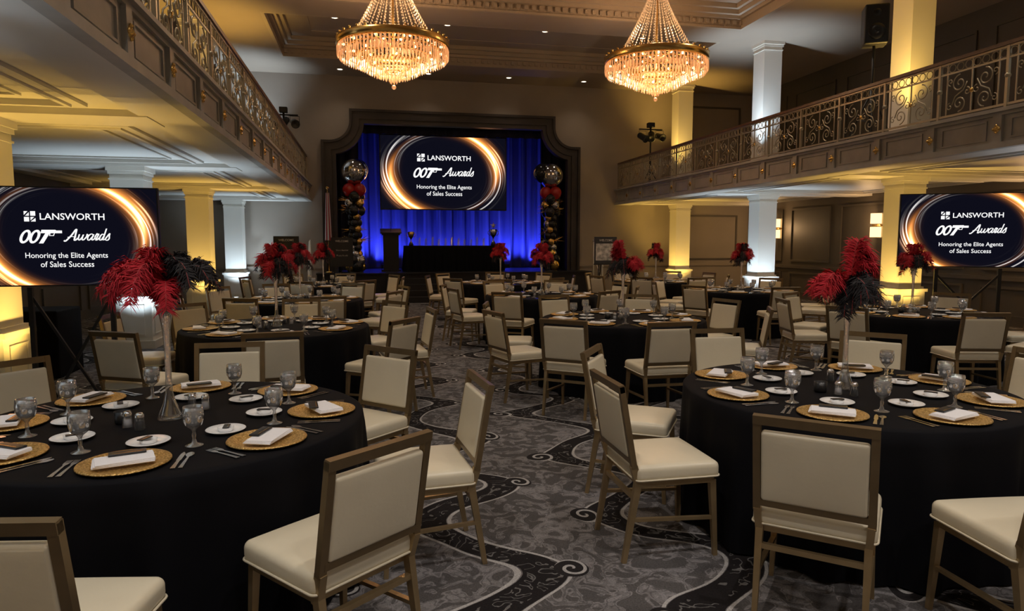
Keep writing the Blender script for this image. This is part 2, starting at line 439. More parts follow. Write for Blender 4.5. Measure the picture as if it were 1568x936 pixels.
# ------------------------------------------------------------------ proscenium
def prosc(off):
    pts=[]; cx,cz=-.95,4.98
    r=.55+off
    left=-1.18+off
    pts.append((left,0))
    th0=-pi/2 if off==0 else -math.acos(max(-1,min(1,(left-cx)/r)))
    if off==0: pts.append((left,4.43))
    else:
        zz=cz+r*math.sin(th0); pts.append((left,zz-.001))
    if left<=cx:
        th0=-pi/2; pts[-1]=(left,cz-r)
    top=5.30-off
    th1=0 if off==0 else (-math.asin(max(0,min(1,(cz-top)/r))) if top<cz else 0)
    for i in range(13):
        th=th0+(th1-th0)*i/12; pts.append((cx+r*math.cos(th),cz+r*math.sin(th)))
    pts.append((cx+r*math.cos(th1),top))
    return pts+[(2*PC-x,z) for x,z in reversed(pts)]
def ring_band(mb,offa,offb,y0,y1,mat):
    A=prosc(offa); B=prosc(offb); n=len(A); vs=[]
    for P,y in ((A,y0),(B,y0),(A,y1),(B,y1)): vs+= [(x,y,z) for x,z in P]
    fs=[]
    for i in range(n-1):
        fs+=[(i,i+1,n+i+1,n+i),(i,2*n+i,2*n+i+1,i+1),(n+i,n+i+1,3*n+i+1,3*n+i)]
    mb.add(vs,fs,mat)
b=MB(); ring_band(b,0,.38,YB-.08,YB,'frost'); ring_band(b,.0,.07,YB-.13,YB-.08,'frost'); ring_band(b,.14,.27,YB-.12,YB-.08,'frost'); ring_band(b,.32,.40,YB-.14,YB+.1,'frost')
b.obj('trim_proscenium_arch')

# ------------------------------------------------------------------ stage
SZ=.75
b=MB()
b.box(PC-3.9,PC+3.9,19.25,YB-.14,0,SZ-.03,'stagefl'); b.box(PC-3.92,PC+3.92,19.2,YB-.14,SZ-.03,SZ,'stagefl')
b.box(PC-3.3,PC+3.3,YB-.14,23.38,0,SZ,'stagefl')
for i in range(4):
    b.box(.55,1.9,19.25-.28*(4-i),19.25-.28*(3-i)-.001 if i<3 else 19.25,0,.15*(i+1),'stagefl')
b.obj('stage')
b=MB(); b.box(PC-4.2,PC-4.0,YB+.2,23.6,0,5.8,'black'); b.obj('wall_stage_house_left')
b=MB(); b.box(PC+4.0,PC+4.2,YB+.2,23.6,0,5.8,'black'); b.obj('wall_stage_house_right')
b=MB(); b.box(PC-4.0,PC+4.0,23.4,23.6,0,5.8,'black'); b.obj('wall_stage_house_back')
b=MB(); b.box(PC-4.2,PC+4.2,YB+.2,23.6,5.8,6.0,'black'); b.obj('ceiling_stage_house')
def drape(name,x0,x1,y,z0,z1,mat,n=300,amp=.09,freq=5.5):
    b=MB(); vs=[];fs=[]; rows=6
    for j in range(rows+1):
        z=z0+(z1-z0)*j/rows
        for i in range(n+1):
            t=i/n; x=x0+(x1-x0)*t
            yy=y+amp*math.sin(2*pi*x*freq/2+.8*math.sin(x*2.3))+.25*amp*math.sin(x*31+j*.25)
            vs.append((x,yy,z))
    for j in range(rows):
        for i in range(n):
            a=j*(n+1)+i; fs.append((a,a+1,a+n+2,a+n+1))
    b.add(vs,fs,mat,True); return b.obj(name)
drape('stage_curtain',PC-3.7,PC+3.7,22.9,SZ+.01,5.6,'curtain',420,.10,5)
drape('stage_leg_curtain',PC-3.75,PC-2.75,20.75,SZ+.01,5.6,'curtaind',80,.08,6)
drape('stage_leg_curtain',PC+2.75,PC+3.75,20.75,SZ+.01,5.6,'curtaind',80,.08,6)
drape('stage_valance',PC-3.6,PC+3.6,20.45,4.72,5.7,'curtaind',260,.05,6)

# ------------------------------------------------------------------ screens
def text_mesh(body,cx,cz,width,parent,name,bold=.0,shear=0.0,mat='white',y=-.006,hs=1.0):
    cu=bpy.data.curves.new(name,'FONT'); cu.body=body; cu.size=1; cu.offset=bold; cu.shear=shear; cu.resolution_u=3
    o=bpy.data.objects.new('tmp',cu); COL.objects.link(o)
    dg=bpy.context.evaluated_depsgraph_get(); me=bpy.data.meshes.new_from_object(o.evaluated_get(dg))
    bpy.data.objects.remove(o)
    xs=[v.co.x for v in me.vertices]; ys=[v.co.y for v in me.vertices]
    s=width/(max(xs)-min(xs)); mx=(max(xs)+min(xs))/2; my=(max(ys)+min(ys))/2
    for v in me.vertices: v.co=Vector(((v.co.x-mx)*s+cx,y,(v.co.y-my)*s*hs+cz))
    me.materials.clear(); me.materials.append(MT[mat]); me.name=name
    return inst(me,name,parent=parent)
def make_screen(name,loc,W,rz):
    e=empty(name,loc,rz); e.scale=(W,W,W); H=.571
    b=MB(); b.box(-.508,.508,.002,.03,-H/2-.008,H/2+.008,'black'); b.box(-.2,.2,.03,.05,-.15,.15,'black'); b.obj('bezel',parent=e)
    b=MB(); b.add([(-.5,0,-H/2),(.5,0,-H/2),(.5,0,H/2),(-.5,0,H/2)],[(0,1,2,3)],'screen'); b.obj('display_panel',parent=e)
    text_mesh('LANSWORTH',.040,.118,.345,e,'title_text',.012,hs=.95)
    text_mesh('Honoring the Elite Agents',.0,-.115,.44,e,'subtitle_text',.006,hs=1.05)
    text_mesh('of Sales Success',.0,-.163,.285,e,'subtitle_text_2',.006,hs=1.05)
    b=MB()
    cx,cz,q=-.185,.118,.030
    def poly(pts,y=-.005): b.add([(x,y,z) for x,z in pts],[tuple(range(len(pts)))],'white')
    g=.0035
    poly([(cx-q,cz+g+.004),(cx-q,cz+q),(cx-g-.006,cz+q)]); poly([(cx-q+.006,cz+g),(cx-g,cz+g),(cx-g,cz+q-.006)])
    poly([(cx+g,cz+g),(cx+q,cz+g),(cx+q,cz+q),(cx+g,cz+q)]); poly([(cx-q,cz-q),(cx-g,cz-q),(cx-g,cz-g),(cx-q,cz-g)])
    poly([(cx+g,cz-q),(cx+q,cz-q),(cx+q,cz-g-.006)]); poly([(cx+g,cz-q+.006),(cx+q-.006,cz-g),(cx+g,cz-g)])
    for ox in (-.215,-.165):
        n=28; vs=[];fs=[]
        for i in range(n):
            a=2*pi*i/n
            for rx,rz_ in ((.027,.040),(.012,.027)):
                zz=rz_*math.sin(a); vs.append((ox+rx*math.cos(a)+zz*.38,-.005,zz))
        for i in range(n):
            k=(i+1)%n; fs.append((2*i,2*k,2*k+1,2*i+1))
        b.add(vs,fs,'white')
    poly([(-.128,.040),(-.134,.020),(-.02,.020),(-.02,.036),(-.05,.036),(-.055,.040)])
    poly([(-.108,.021),(-.146,-.040),(-.122,-.040),(-.085,.021)])
    poly([(-.086,.021),(-.090,.004),(-.064,.004),(-.058,.021),(-.062,.021),(-.068,.008),(-.084,.008),(-.081,.021)])
    b.obj('logo_marks',parent=e)
    b=MB()
    def stroke(pts,w=.0042):
        P=[pts[0]]+list(pts)+[pts[-1]]; Q=[]
        for i in range(1,len(P)-2):
            for t in [j/6 for j in range(6)]:
                p0,p1,p2,p3=P[i-1],P[i],P[i+1],P[i+2]
                Q.append(tuple(.5*((2*p1[k])+(-p0[k]+p2[k])*t+(2*p0[k]-5*p1[k]+4*p2[k]-p3[k])*t*t+(-p0[k]+3*p1[k]-3*p2[k]+p3[k])*t**3) for k in (0,1)))
        Q.append(pts[-1]); vs=[]
        for i,(x,z) in enumerate(Q):
            a=Q[max(i-1,0)]; c=Q[min(i+1,len(Q)-1)]; dx,dz=c[0]-a[0],c[1]-a[1]; L=math.hypot(dx,dz) or 1
            ww=w*(.45+.5*abs(dz)/L)
            nx,nz=-dz/L*ww,dx/L*ww
            x2=.105+x+z*.35
            vs+= [(x2+nx,-.005,z+nz),(x2-nx,-.005,z-nz)]
        b.add(vs,[(2*i,2*i+1,2*i+3,2*i+2) for i in range(len(Q)-1)],'white')
    def loopa(x,s=.017):
        stroke([(x+s,.010),(x+.004,.016),(x-s*.5,.004),(x-s*.4,-.016),(x+s*.2,-.020),(x+s,.004)])
        stroke([(x+s,.014),(x+s*.85,-.012),(x+s*1.25,-.020),(x+s*1.9,-.006)])
    stroke([(-.110,-.022),(-.100,-.026),(-.080,.005),(-.063,.044),(-.058,.010),(-.055,-.020),(-.046,-.018),(-.04,-.008)],.005)
    stroke([(-.096,-.004),(-.075,.000),(-.050,-.002)],.0035)
    stroke([(-.038,.014),(-.036,-.012),(-.028,-.020),(-.018,-.004),(-.016,.012),(-.016,-.012),(-.008,-.020),(.004,-.002),(.004,.014),(.010,.006)])
    loopa(.022)
    stroke([(.050,-.004),(.056,.018),(.060,.012),(.066,.014),(.060,-.018),(.068,-.018),(.074,-.006)])
    stroke([(.098,.008),(.086,.015),(.078,.002),(.080,-.018),(.090,-.018),(.098,.006)]); stroke([(.098,.048),(.098,.0),(.098,-.018),(.108,-.016),(.114,-.004)])
    stroke([(.112,-.008),(.124,.018),(.126,.006),(.130,-.012),(.122,-.022),(.112,-.018)])
    b.obj('awards_script',parent=e)
    return e
es=make_screen('projection_screen',(2.36,21.0,3.69),3.80,0)
b=MB()
for x in (-.42,.42): b.box(x-.004,x+.004,.012,.02,.29,.555,'black')
b.obj('hanging_rods',parent=es)
def tv_stand(e,H):
    b=MB()
    for x in (-.22,.22):
        b.beam((x,.03,-.30),(x,.03,-H+.02),.025,.025,'black'); b.box(x-.02,x+.02,-.16,.2,-H,-H+.015,'black')
    b.beam((-.22,.03,-H+.05),(.22,.03,-.35),.015,.015,'black'); b.beam((.22,.035,-H+.05),(-.22,.035,-.35),.015,.015,'black'); b.obj('stand',parent=e)
el=make_screen('television_screen',(-2.38,6.2,1.645),1.37,0); tv_stand(el,1.645/1.37)
er=make_screen('television_screen',(9.45,9.2,1.79),2.02,math.radians(-29.7)); tv_stand(er,1.79/2.02)

# ------------------------------------------------------------------ balconies
def spiral(cx,cz,r0,turns,start,sgn,n=22):
    pts=[]
    for i in range(n+1):
        t=i/n; r=r0*(1-t*.85); a=start+sgn*turns*2*pi*t
        pts.append((0,cx+r*math.cos(a),cz+r*math.sin(a)))
    return pts
def rail_module():
    b=MB(); L=1.0
    b.box(-.018,.018,-.018,.018,0,.78,'iron')
    b.sphere((0,0,.40),.035,'iron',8,6)
    b.box(-.012,.012,0,L,.05,.075,'iron'); b.box(-.010,.010,0,L,.60,.618,'iron'); b.box(-.012,.012,0,L,.73,.755,'iron')
    for y in (.12,.88): b.box(-.007,.007,y-.007,y+.007,.06,.74,'iron')
    b.box(-.007,.007,.493,.507,.06,.74,'iron')
    for sg in (-1,1):
        c=.5+sg*.19
        b.tube(spiral(c,.46,.115,1.4,pi/2,-sg),.009,'iron',4); b.tube(spiral(c,.20,.105,1.4,-pi/2,-sg),.009,'iron',4)
        b.tube([(0,c-sg*.115,.46),(0,c-sg*.06,.36),(0,c+sg*.06,.30),(0,c+sg*.105,.20)],.009,'iron',4)
        b.tube(spiral(.5+sg*.07,.335,.055,1.1,pi/2,sg,14),.007,'iron',4)
        b.tube(spiral(.5+sg*.33,.50,.05,1.1,-pi/2,sg,14),.007,'iron',4)
        b.tube(spiral(.5+sg*.33,.18,.05,1.1,pi/2,-sg,14),.007,'iron',4)
    for i in range(8):
        yc=.0625+i*.125
        b.tube([(0,yc+.052*math.cos(a*pi/5),.674+.052*math.sin(a*pi/5)) for a in range(10)],.007,'iron',4,closed=True)
    b.lathe([(.001,-.012),(.03,-.01),(.03,.01),(.001,.012)],10,'gold',True,Matrix.Translation((0,.5,.335))@Matrix.Rotation(pi/2,4,'Y'))
    return b.mesh('iron_panel')
RM=rail_module()
def balcony(xe,xw,colx,colys):
    sg=1 if xw>xe else -1
    e=empty('balcony')
    lo,hi=min(xe,xw),max(xe,xw)
    b=MB()
    b.box(lo,hi,YF,YB,ZS,ZD,'soffit')
    for y in colys: b.box(min(xe+sg*.35,xw),max(xe+sg*.35,xw),y-.28,y+.28,ZS-.06,ZS,'soffit')
    b.box(min(xe,xe+sg*.42),max(xe,xe+sg*.42),YF,YB,ZS-.05,ZS,'soffit')
    ys=[YF]+[y for y in sorted(colys)]+[YB]
    for i in range(len(ys)-1):
        y0,y1=ys[i]+.5,ys[i+1]-.5
        if y1-y0<1: continue
        a,c=xe+sg*.75,xw-sg*.4
        a,c=min(a,c),max(a,c)
        for w,t,o in ((.09,.03,0),(.04,.05,.09),(.03,.02,.35)):
            A,C,D,E=a+o,c-o,y0+o,y1-o
            b.box(A,C,D,D+w,ZS-t,ZS,'soffit'); b.box(A,C,E-w,E,ZS-t,ZS,'soffit')
            b.box(A,A+w,D+w,E-w,ZS-t,ZS,'soffit'); b.box(C-w,C,D+w,E-w,ZS-t,ZS,'soffit')
    b.obj('deck_and_soffit',parent=e)
    b=MB(); f=-sg
    def bx(d0,d1,y0,y1,z0,z1,m):
        a=xe+f*d0; c=xe+f*d1; b.box(min(a,c),max(a,c),y0,y1,z0,z1,m)
    bx(0,.05,YF,YB,2.80,3.12,'fascia'); bx(0,.10,YF,YB,2.73,2.80,'fascia'); bx(0,.08,YF,YB,3.12,3.16,'fascia'); bx(0,.12,YF,YB,3.16,3.20,'fascia')
    y=YB-1.0
    while y>YF:
        for (p,q,r_,s_) in ((y+.16,y+.84,2.84,2.86),(y+.16,y+.84,3.06,3.08),(y+.16,y+.18,2.86,3.06),(y+.82,y+.84,2.86,3.06)): bx(.05,.065,p,q,r_,s_,'fascia')
        bx(.05,.085,y-.06,y+.06,2.80,3.12,'fascia')
        Mx=Matrix.Translation((xe+f*.085,y,2.96))@Matrix.Rotation(pi/2*f,4,'Y')
        b.lathe([(.045,0),(.04,.012),(.02,.014),(.015,.024),(.001,.026)],8,'gold',True,Mx)
        for a in range(4): b.sphere((xe+f*.09,y+.04*math.cos(a*pi/2),2.96+.04*math.sin(a*pi/2)),.018,'gold',6,4)
        y-=1.0
    b.obj('fascia',parent=e)
    y=YB-1.0
    xr=xe-f*.03
    while y>YF:
        inst(RM,'iron_panel',(xr,y,ZD),0,e); y-=1.0
    b=MB(); b.box(xr-.035,xr+.035,YF,YB,ZD+.755,ZD+.80,'rail'); b.box(xr-.025,xr+.025,YF,YB,ZD,ZD+.03,'fascia')
    b.box(xr-.03,xr+.03,YB-.06,YB,ZD,ZD+.8,'iron'); b.obj('handrail',parent=e)
    return e
CLX,CRX=-3.45,9.25
CLY=[19.6,15.7,11.4,7.1,3.0,-1.0]; CRY=[19.2,14.8,10.4,6.0,1.6]
balcony(EL,XL,CLX,CLY); balcony(ER,XR,CRX,CRY)

def column_mesh(h,base=True):
    b=MB(); r=.225
    def sq(r0,z0,z1): b.box(-r0,r0,-r0,r0,z0,z1,'column')
    if base:
        sq(.31,0,.12); sq(.27,.12,.74); sq(.30,.74,.79); sq(.255,.79,.83)
        for s in (-1,1):
            for (x0,x1,z0,z1) in ((-.17,.17,.2,.22),(-.17,.17,.64,.66),(-.17,-.15,.22,.64),(.15,.17,.22,.64)):
                b.box(x0,x1,min(s*.27,s*.282),max(s*.27,s*.282),z0,z1,'column'); b.box(min(s*.27,s*.282),max(s*.27,s*.282),x0,x1,z0,z1,'column')
        sq(r,.83,h-.12)
    else:
        sq(.27,0,.18); sq(.245,.18,.22); sq(r,.22,h-.12)
    sq(.24,h-.20,h-.18); sq(.245,h-.12,h-.07); sq(.265,h-.07,h)
    return b.mesh('column')
cm_lo=column_mesh(ZS-.06); cm_up=column_mesh(ZC-ZD-.002,False)
def uplight_mesh(lens):
    b=MB(); b.box(-.09,.09,-.06,.06,0,.02,'black'); b.lathe([(.06,.02),(.075,.05),(.075,.16),(.06,.17)],14,'black',cap=True)
    b.lathe([(.055,.171),(.001,.172)],14,lens); return b.mesh('uplight')
UY,UW=uplight_mesh('upy'),uplight_mesh('upw')
CY,CW=(1,.61,.13),(.66,.83,1)
def uplight(loc,yellow,power,aim=(0,0),cone=110):
    o=inst(UY if yellow else UW,'uplight',loc)
    d=Vector((aim[0],aim[1],1)).normalized()
    q=d.to_track_quat('-Z','Y').to_euler()
    light('SPOT','lamp',(0,0,.19),power,CY if yellow else CW,o,rot=q,spot_size=math.radians(cone),spot_blend=.9,shadow_soft_size=.05)
    return o
for i,y in enumerate(CLY):
    inst(cm_lo,'column',(CLX,y,0)); inst(cm_up,'column',(CLX,y,ZD+.002))
    yel=(i%2==1)
    uplight((CLX+.72,y-.15,0),yel,150,(-.16,0),95); uplight((CLX+.10,y-.72,0),yel,130,(0,.16),95)
    if y>-2 : uplight((CLX+.70,y-.55,ZD+.002),yel,330,(-.16,.12),85)
for i,y in enumerate(CRY):
    inst(cm_lo,'column',(CRX,y,0)); inst(cm_up,'column',(CRX,y,ZD+.002))
    yel=(i%2==0)
    uplight((CRX-.72,y-.15,0),yel,150,(.16,0),95); uplight((CRX-.10,y-.72,0),yel,130,(0,.16),95)
    uplight((CRX-.70,y-.55,ZD+.002),yel,330,(.16,.12),85)

# ------------------------------------------------------------------ sconces, downlights
b=MB(); b.box(-.04,0,-.10,.10,-.3,.3,'iron')
b.box(-.16,-.04,-.13,.13,-.02,.02,'gold')
for z in (-.16,.16): b.lathe([(.001,-.12),(.12,-.12),(.12,.12),(.001,.12)],16,'sconce',True,Matrix.Translation((-.17,0,z)))
SC=b.mesh('wall_sconce')
for y in (18.2,14.15,10.0,5.8):
    o=inst(SC,'wall_sconce',(XR,y,2.0)); light('POINT','lamp',(-.42,0,0),24,(1,.6,.28),o,shadow_soft_size=.1)
b=MB(); b.lathe([(.095,0),(.09,-.012),(.07,-.012),(.065,0)],20,'column'); b.lathe([(.066,-.004),(.001,-.004)],20,'down')
DL=b.mesh('recessed_downlight')
def down(x,y,z,p,ang=110,col=(1,.84,.66)):
    o=inst(DL,'recessed_downlight',(x,y,z-.001)); light('SPOT','lamp',(0,0,-.03),p,col,o,spot_size=math.radians(ang),spot_blend=1,shadow_soft_size=.06)
for x in (-.6,1.75,4.0,6.2): down(x,19.25,ZC,17)
for x in (-.6,1.95,4.3,6.8): down(x,16.4,ZT,65)
for y in (11.0,8.0,5.0):
    for x in (-.9,2.9,6.9): down(x,y,ZT,115,115)
for y in (.8,-2.0):
    for x in (-.9,2.0,4.9): down(x,y,ZT,265,125,(1,.91,.82))

# ------------------------------------------------------------------ chandeliers
def chandelier_mesh():
    b=MB(); rr=random.Random(5)
    def drop(r,a,z,L,w,mat='crystal'):
        x,y=r*math.cos(a),r*math.sin(a); ca,sa=math.cos(a),math.sin(a)
        vs=[(x,y,z)]
        for dz,k in ((-.15*L,1),(-.8*L,.9)):
            for (u,v) in ((1,0),(0,.6),(-1,0),(0,-.6)):
                vs.append((x-sa*u*w*k+ca*v*w*k,y+ca*u*w*k+sa*v*w*k,z+dz))
        vs.append((x,y,z-L)); fs=[]
        for i in range(4):
            k=(i+1)%4; fs+=[(0,1+i,1+k),(1+i,5+i,5+k,1+k),(5+i,9,5+k)]
        b.add(vs,fs,mat)
    b.lathe([(.90,-.03),(.96,-.03),(.985,.0),(.97,.05),(.98,.09),(.95,.10),(.90,.09),(.90,-.03)],72,'gold')
    for i in range(36):
        a=2*pi*i/36; b.sphere((.96*math.cos(a),.96*math.sin(a),.12),.022,'gold',6,5)
    for i in range(8):
        a=2*pi*i/8; b.beam((.12*math.cos(a),.12*math.sin(a),.04),(.92*math.cos(a),.92*math.sin(a),.04),.02,.02,'gold',up=(0,0,1))
    tiers=[(.96,-.03,.19,84,.019),(.92,-.15,.12,84,.017),(.80,-.08,.19,76,.018),(.78,-.21,.11,70,.016),(.63,-.18,.17,60,.018),(.60,-.30,.10,56,.016),
           (.46,-.28,.15,46,.017),(.43,-.39,.10,42,.015),(.30,-.36,.14,30,.016),(.27,-.46,.09,28,.015),(.15,-.45,.13,16,.015),(.06,-.52,.12,8,.014)]
    for r,z,L,n,w in tiers:
        off=rr.random()
        for i in range(n): drop(r,2*pi*(i+off)/n,z+rr.uniform(-.006,.006),L,w)
    for r,z in ((.80,-.07),(.63,-.17),(.46,-.27),(.30,-.35),(.15,-.44)):
        b.lathe([(r-.012,z),(r+.012,z),(r+.012,z+.02),(r-.012,z+.02),(r-.012,z)],48,'gold')
        n=int(r*16)
        for i in range(n):
            a=2*pi*(i+.3)/n; b.sphere(((r+.06)*math.cos(a),(r+.06)*math.sin(a),z+.03),.022,'bulb',8,6)
    b.cyl((0,0,-.45),(0,0,1.4),.02,'gold',8)
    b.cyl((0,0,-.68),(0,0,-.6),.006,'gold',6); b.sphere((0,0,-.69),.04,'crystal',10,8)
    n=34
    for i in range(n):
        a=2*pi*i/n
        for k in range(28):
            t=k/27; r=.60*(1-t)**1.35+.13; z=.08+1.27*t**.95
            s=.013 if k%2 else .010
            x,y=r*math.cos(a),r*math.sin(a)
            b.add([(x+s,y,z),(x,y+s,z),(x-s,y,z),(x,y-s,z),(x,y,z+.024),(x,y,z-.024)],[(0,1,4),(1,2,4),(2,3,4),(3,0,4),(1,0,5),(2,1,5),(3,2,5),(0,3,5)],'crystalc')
    b.lathe([(.11,1.32),(.16,1.34),(.17,1.38),(.12,1.40)],24,'gold')
    b.cyl((0,0,1.38),(0,0,1.58),.025,'gold',8)
    b.lathe([(.001,1.50),(.10,1.52),(.17,1.59),(.17,1.636)],24,'gold')
    for j in range(6):
        a=2*pi*j/6; b.sphere((.3*math.cos(a),.3*math.sin(a),.22),.03,'bulb',8,6)
    return b.mesh('crystal_chandelier')
CH=chandelier_mesh()
for x in (.53,5.46):
    o=inst(CH,'crystal_chandelier',(x,12.5,5.01))
    light('POINT','lamp',(0,0,-.15),50,(1,.66,.40),o,shadow_soft_size=.25)
    light('POINT','lamp_top',(0,0,.5),38,(1,.66,.38),o,shadow_soft_size=.15)

# ------------------------------------------------------------------ chair
def chair_mesh():
    b=MB()
    b.rbox((0,.0,.455),(.47,.45,.085),.030,'vinyl',puff=.012)
    pr=[]
    for (sx,sy,a0) in ((1,1,0),(-1,1,pi/2),(-1,-1,pi),(1,-1,3*pi/2)):
        for q in range(5):
            a=a0+q*pi/8; pr.append((sx*.208+.028*math.cos(a),sy*.198+.028*math.sin(a),.425))
    b.tube(pr,.005,'vinyl',6,closed=True)
    b.box(-.215,.215,-.20,.20,.385,.414,'frame')
    for s in (-1,1):
        b.beam((s*.20,.195,.40),(s*.215,.215,0),.032,.032,'frame',.02,.022)
        b.beam((s*.205,-.205,.42),(s*.205,-.275,0),.03,.036,'frame',.02,.024)
        b.beam((s*.205,-.20,.38),(s*.213,-.235,.50),.028,.036,'frame')
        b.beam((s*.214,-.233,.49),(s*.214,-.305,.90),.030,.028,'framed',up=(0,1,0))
        b.beam((s*.207,.205,.20),(s*.207,-.245,.22),.016,.022,'frame',up=(1,0,0))
    b.beam((-.205,-.222,.33),(.205,-.222,.33),.022,.022,'frame')
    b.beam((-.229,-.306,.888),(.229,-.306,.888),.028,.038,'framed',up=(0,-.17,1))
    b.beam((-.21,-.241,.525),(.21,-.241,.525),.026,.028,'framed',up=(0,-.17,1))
    T=Matrix.Translation((0,-.266,.688))@Matrix.Rotation(math.radians(9.7),4,'X')@Matrix.Rotation(-pi/2,4,'X')
    b.rbox((0,0,0),(.396,.308,.040),.014,'vinyl',M=T,puff=.005)
    return b.mesh('dining_chair')
CHM=chair_mesh()
def chair(tx,ty,ang,dist=1.23,twist=0):
    a=math.radians(ang); x=tx+dist*math.cos(a); y=ty+dist*math.sin(a)
    face=a+pi+math.radians(twist)
    inst(CHM,'dining_chair',(x,y,0),face-pi/2)

# ------------------------------------------------------------------ tables
def table_mesh(seed):
    rr=random.Random(seed); b=MB(); n=240
    ph=[rr.uniform(0,6.28) for _ in range(4)]
    prof=[(0.0,.752),(.5,.752),(.86,.752),(.895,.750),(.908,.742)]
    vs=[];fs=[]; rows=[]
    for r,z in prof: rows.append([(r*math.cos(2*pi*j/n),r*math.sin(2*pi*j/n),z) for j in range(n)])
    for i in range(1,11):
        s=i/10; z=.742-(.742-.012)*s; row=[]
        for j in range(n):
            a=2*pi*j/n
            f=math.sin(14*a+ph[0]+.8*math.sin(3*a+ph[1]))*.6+math.sin(25*a+ph[2]+.5*s+math.sin(2*a))*.45
            f=max(-.6,f)
            r=.908+.010*s+.045*(s**.6)*f
            row.append((r*math.cos(a),r*math.sin(a),z))
        rows.append(row)
    for row in rows: vs+=row
    for i in range(len(rows)-1):
        for j in range(n):
            k=(j+1)%n; fs.append((i*n+k,i*n+j,(i+1)*n+j,(i+1)*n+k))
    b.add(vs,fs,'cloth',True); return b.mesh('round_banquet_table')
TM=[table_mesh(1),table_mesh(2)]
b=MB(); b.lathe([(.001,.004),(.115,.004),(.125,.010),(.155,.016),(.163,.014),(.165,.010),(.13,.0),(.001,.0)],48,'charger'); CHG=b.mesh('charger_plate')
b=MB(); b.lathe([(.001,.006),(.05,.006),(.058,.008),(.083,.017),(.086,.015),(.055,.001),(.001,.001)],32,'china'); b.lathe([(.001,.008),(.028,.008),(.033,.022),(.036,.022),(.031,.007)],16,'china'); BRD=b.mesh('bread_plate')
b=MB(); b.lathe([(.001,.0),(.036,.001),(.036,.004),(.012,.012),(.007,.03),(.009,.045),(.006,.06),(.013,.072),(.032,.088),(.040,.11),(.042,.135),(.039,.168),(.0375,.168),(.040,.135),(.038,.11),(.030,.091),(.001,.08)],20,'glass')
b.lathe([(.001,.083),(.028,.092),(.036,.11),(.0385,.135),(.037,.15),(.022,.153),(.001,.150)],14,'ice'); GOB=b.mesh('water_goblet')
def napkin():
    b=MB()
    for i,(w,d) in enumerate(((.21,.12),(.206,.117),(.20,.113))):
        b.rbox((0+.002*i,0,.0035+i*.0045),(w,d,.006),.0025,'linen',Matrix.Rotation(.03*i,4,'Z'))
    return b.mesh('folded_napkin')
NAP=napkin()
b=MB(); b.rbox((0,0,.004),(.13,.045,.008),.003,'card'); b.add([(-.05,-.015,.0082),(.05,-.015,.0082),(.05,-.011,.0082),(-.05,-.011,.0082)],[(0,1,2,3)],'gold'); CRD=b.mesh('chocolate_favor')
def cutlery():
    b=MB()
    def strip(pts,z=.002,t=.002):
        vs=[];fs=[]
        for (x,y,w) in pts: vs+=[(x-w,y,z),(x+w,y,z),(x+w,y,z+t),(x-w,y,z+t)]
        for i in range(len(pts)-1):
            for j in range(4): k=(j+1)%4; fs.append((i*4+j,i*4+k,(i+1)*4+k,(i+1)*4+j))
        fs+= [(0,1,2,3)[::-1],tuple(4*(len(pts)-1)+j for j in range(4))]; b.add(vs,fs,'steel')
    for x in (-.19,-.217):
        strip([(x,-.10,.009),(x,-.04,.006),(x,.03,.004),(x,.045,.010),(x,.06,.011)])
        for q in (-.009,-.003,.003,.009): strip([(x+q,.06,.0016),(x+q,.095,.0012)])
    strip([(.19,-.10,.009),(.19,-.01,.006),(.19,.0,.009),(.19,.08,.009),(.188,.105,.002)])
    strip([(.217,-.10,.008),(.217,.035,.004),(.217,.05,.012),(.217,.07,.017),(.217,.09,.012),(.217,.10,.003)])
    return b.mesh('cutlery_set')
CUT=cutlery()
b=MB(); b.lathe([(.001,0),(.022,0),(.024,.01),(.018,.05),(.019,.06)],12,'glass'); b.lathe([(.001,.002),(.018,.004),(.016,.04),(.001,.04)],10,'linen'); b.lathe([(.020,.058),(.019,.07),(.012,.078),(.001,.08)],12,'steel'); SALT=b.mesh('salt_shaker')
b=MB(); b.lathe([(.001,0),(.022,0),(.024,.01),(.018,.05),(.019,.06)],12,'glass'); b.lathe([(.001,.002),(.018,.004),(.016,.04),(.001,.04)],10,'black'); b.lathe([(.020,.058),(.019,.07),(.012,.078),(.001,.08)],12,'steel'); PEP=b.mesh('pepper_shaker')
b=MB(); b.lathe([(.001,0),(.03,0),(.034,.01),(.036,.06),(.034,.06),(.032,.012),(.001,.01)],14,'card'); b.lathe([(.001,.02),(.03,.02),(.001,.045)],10,'linen'); VOT=b.mesh('sugar_caddy')

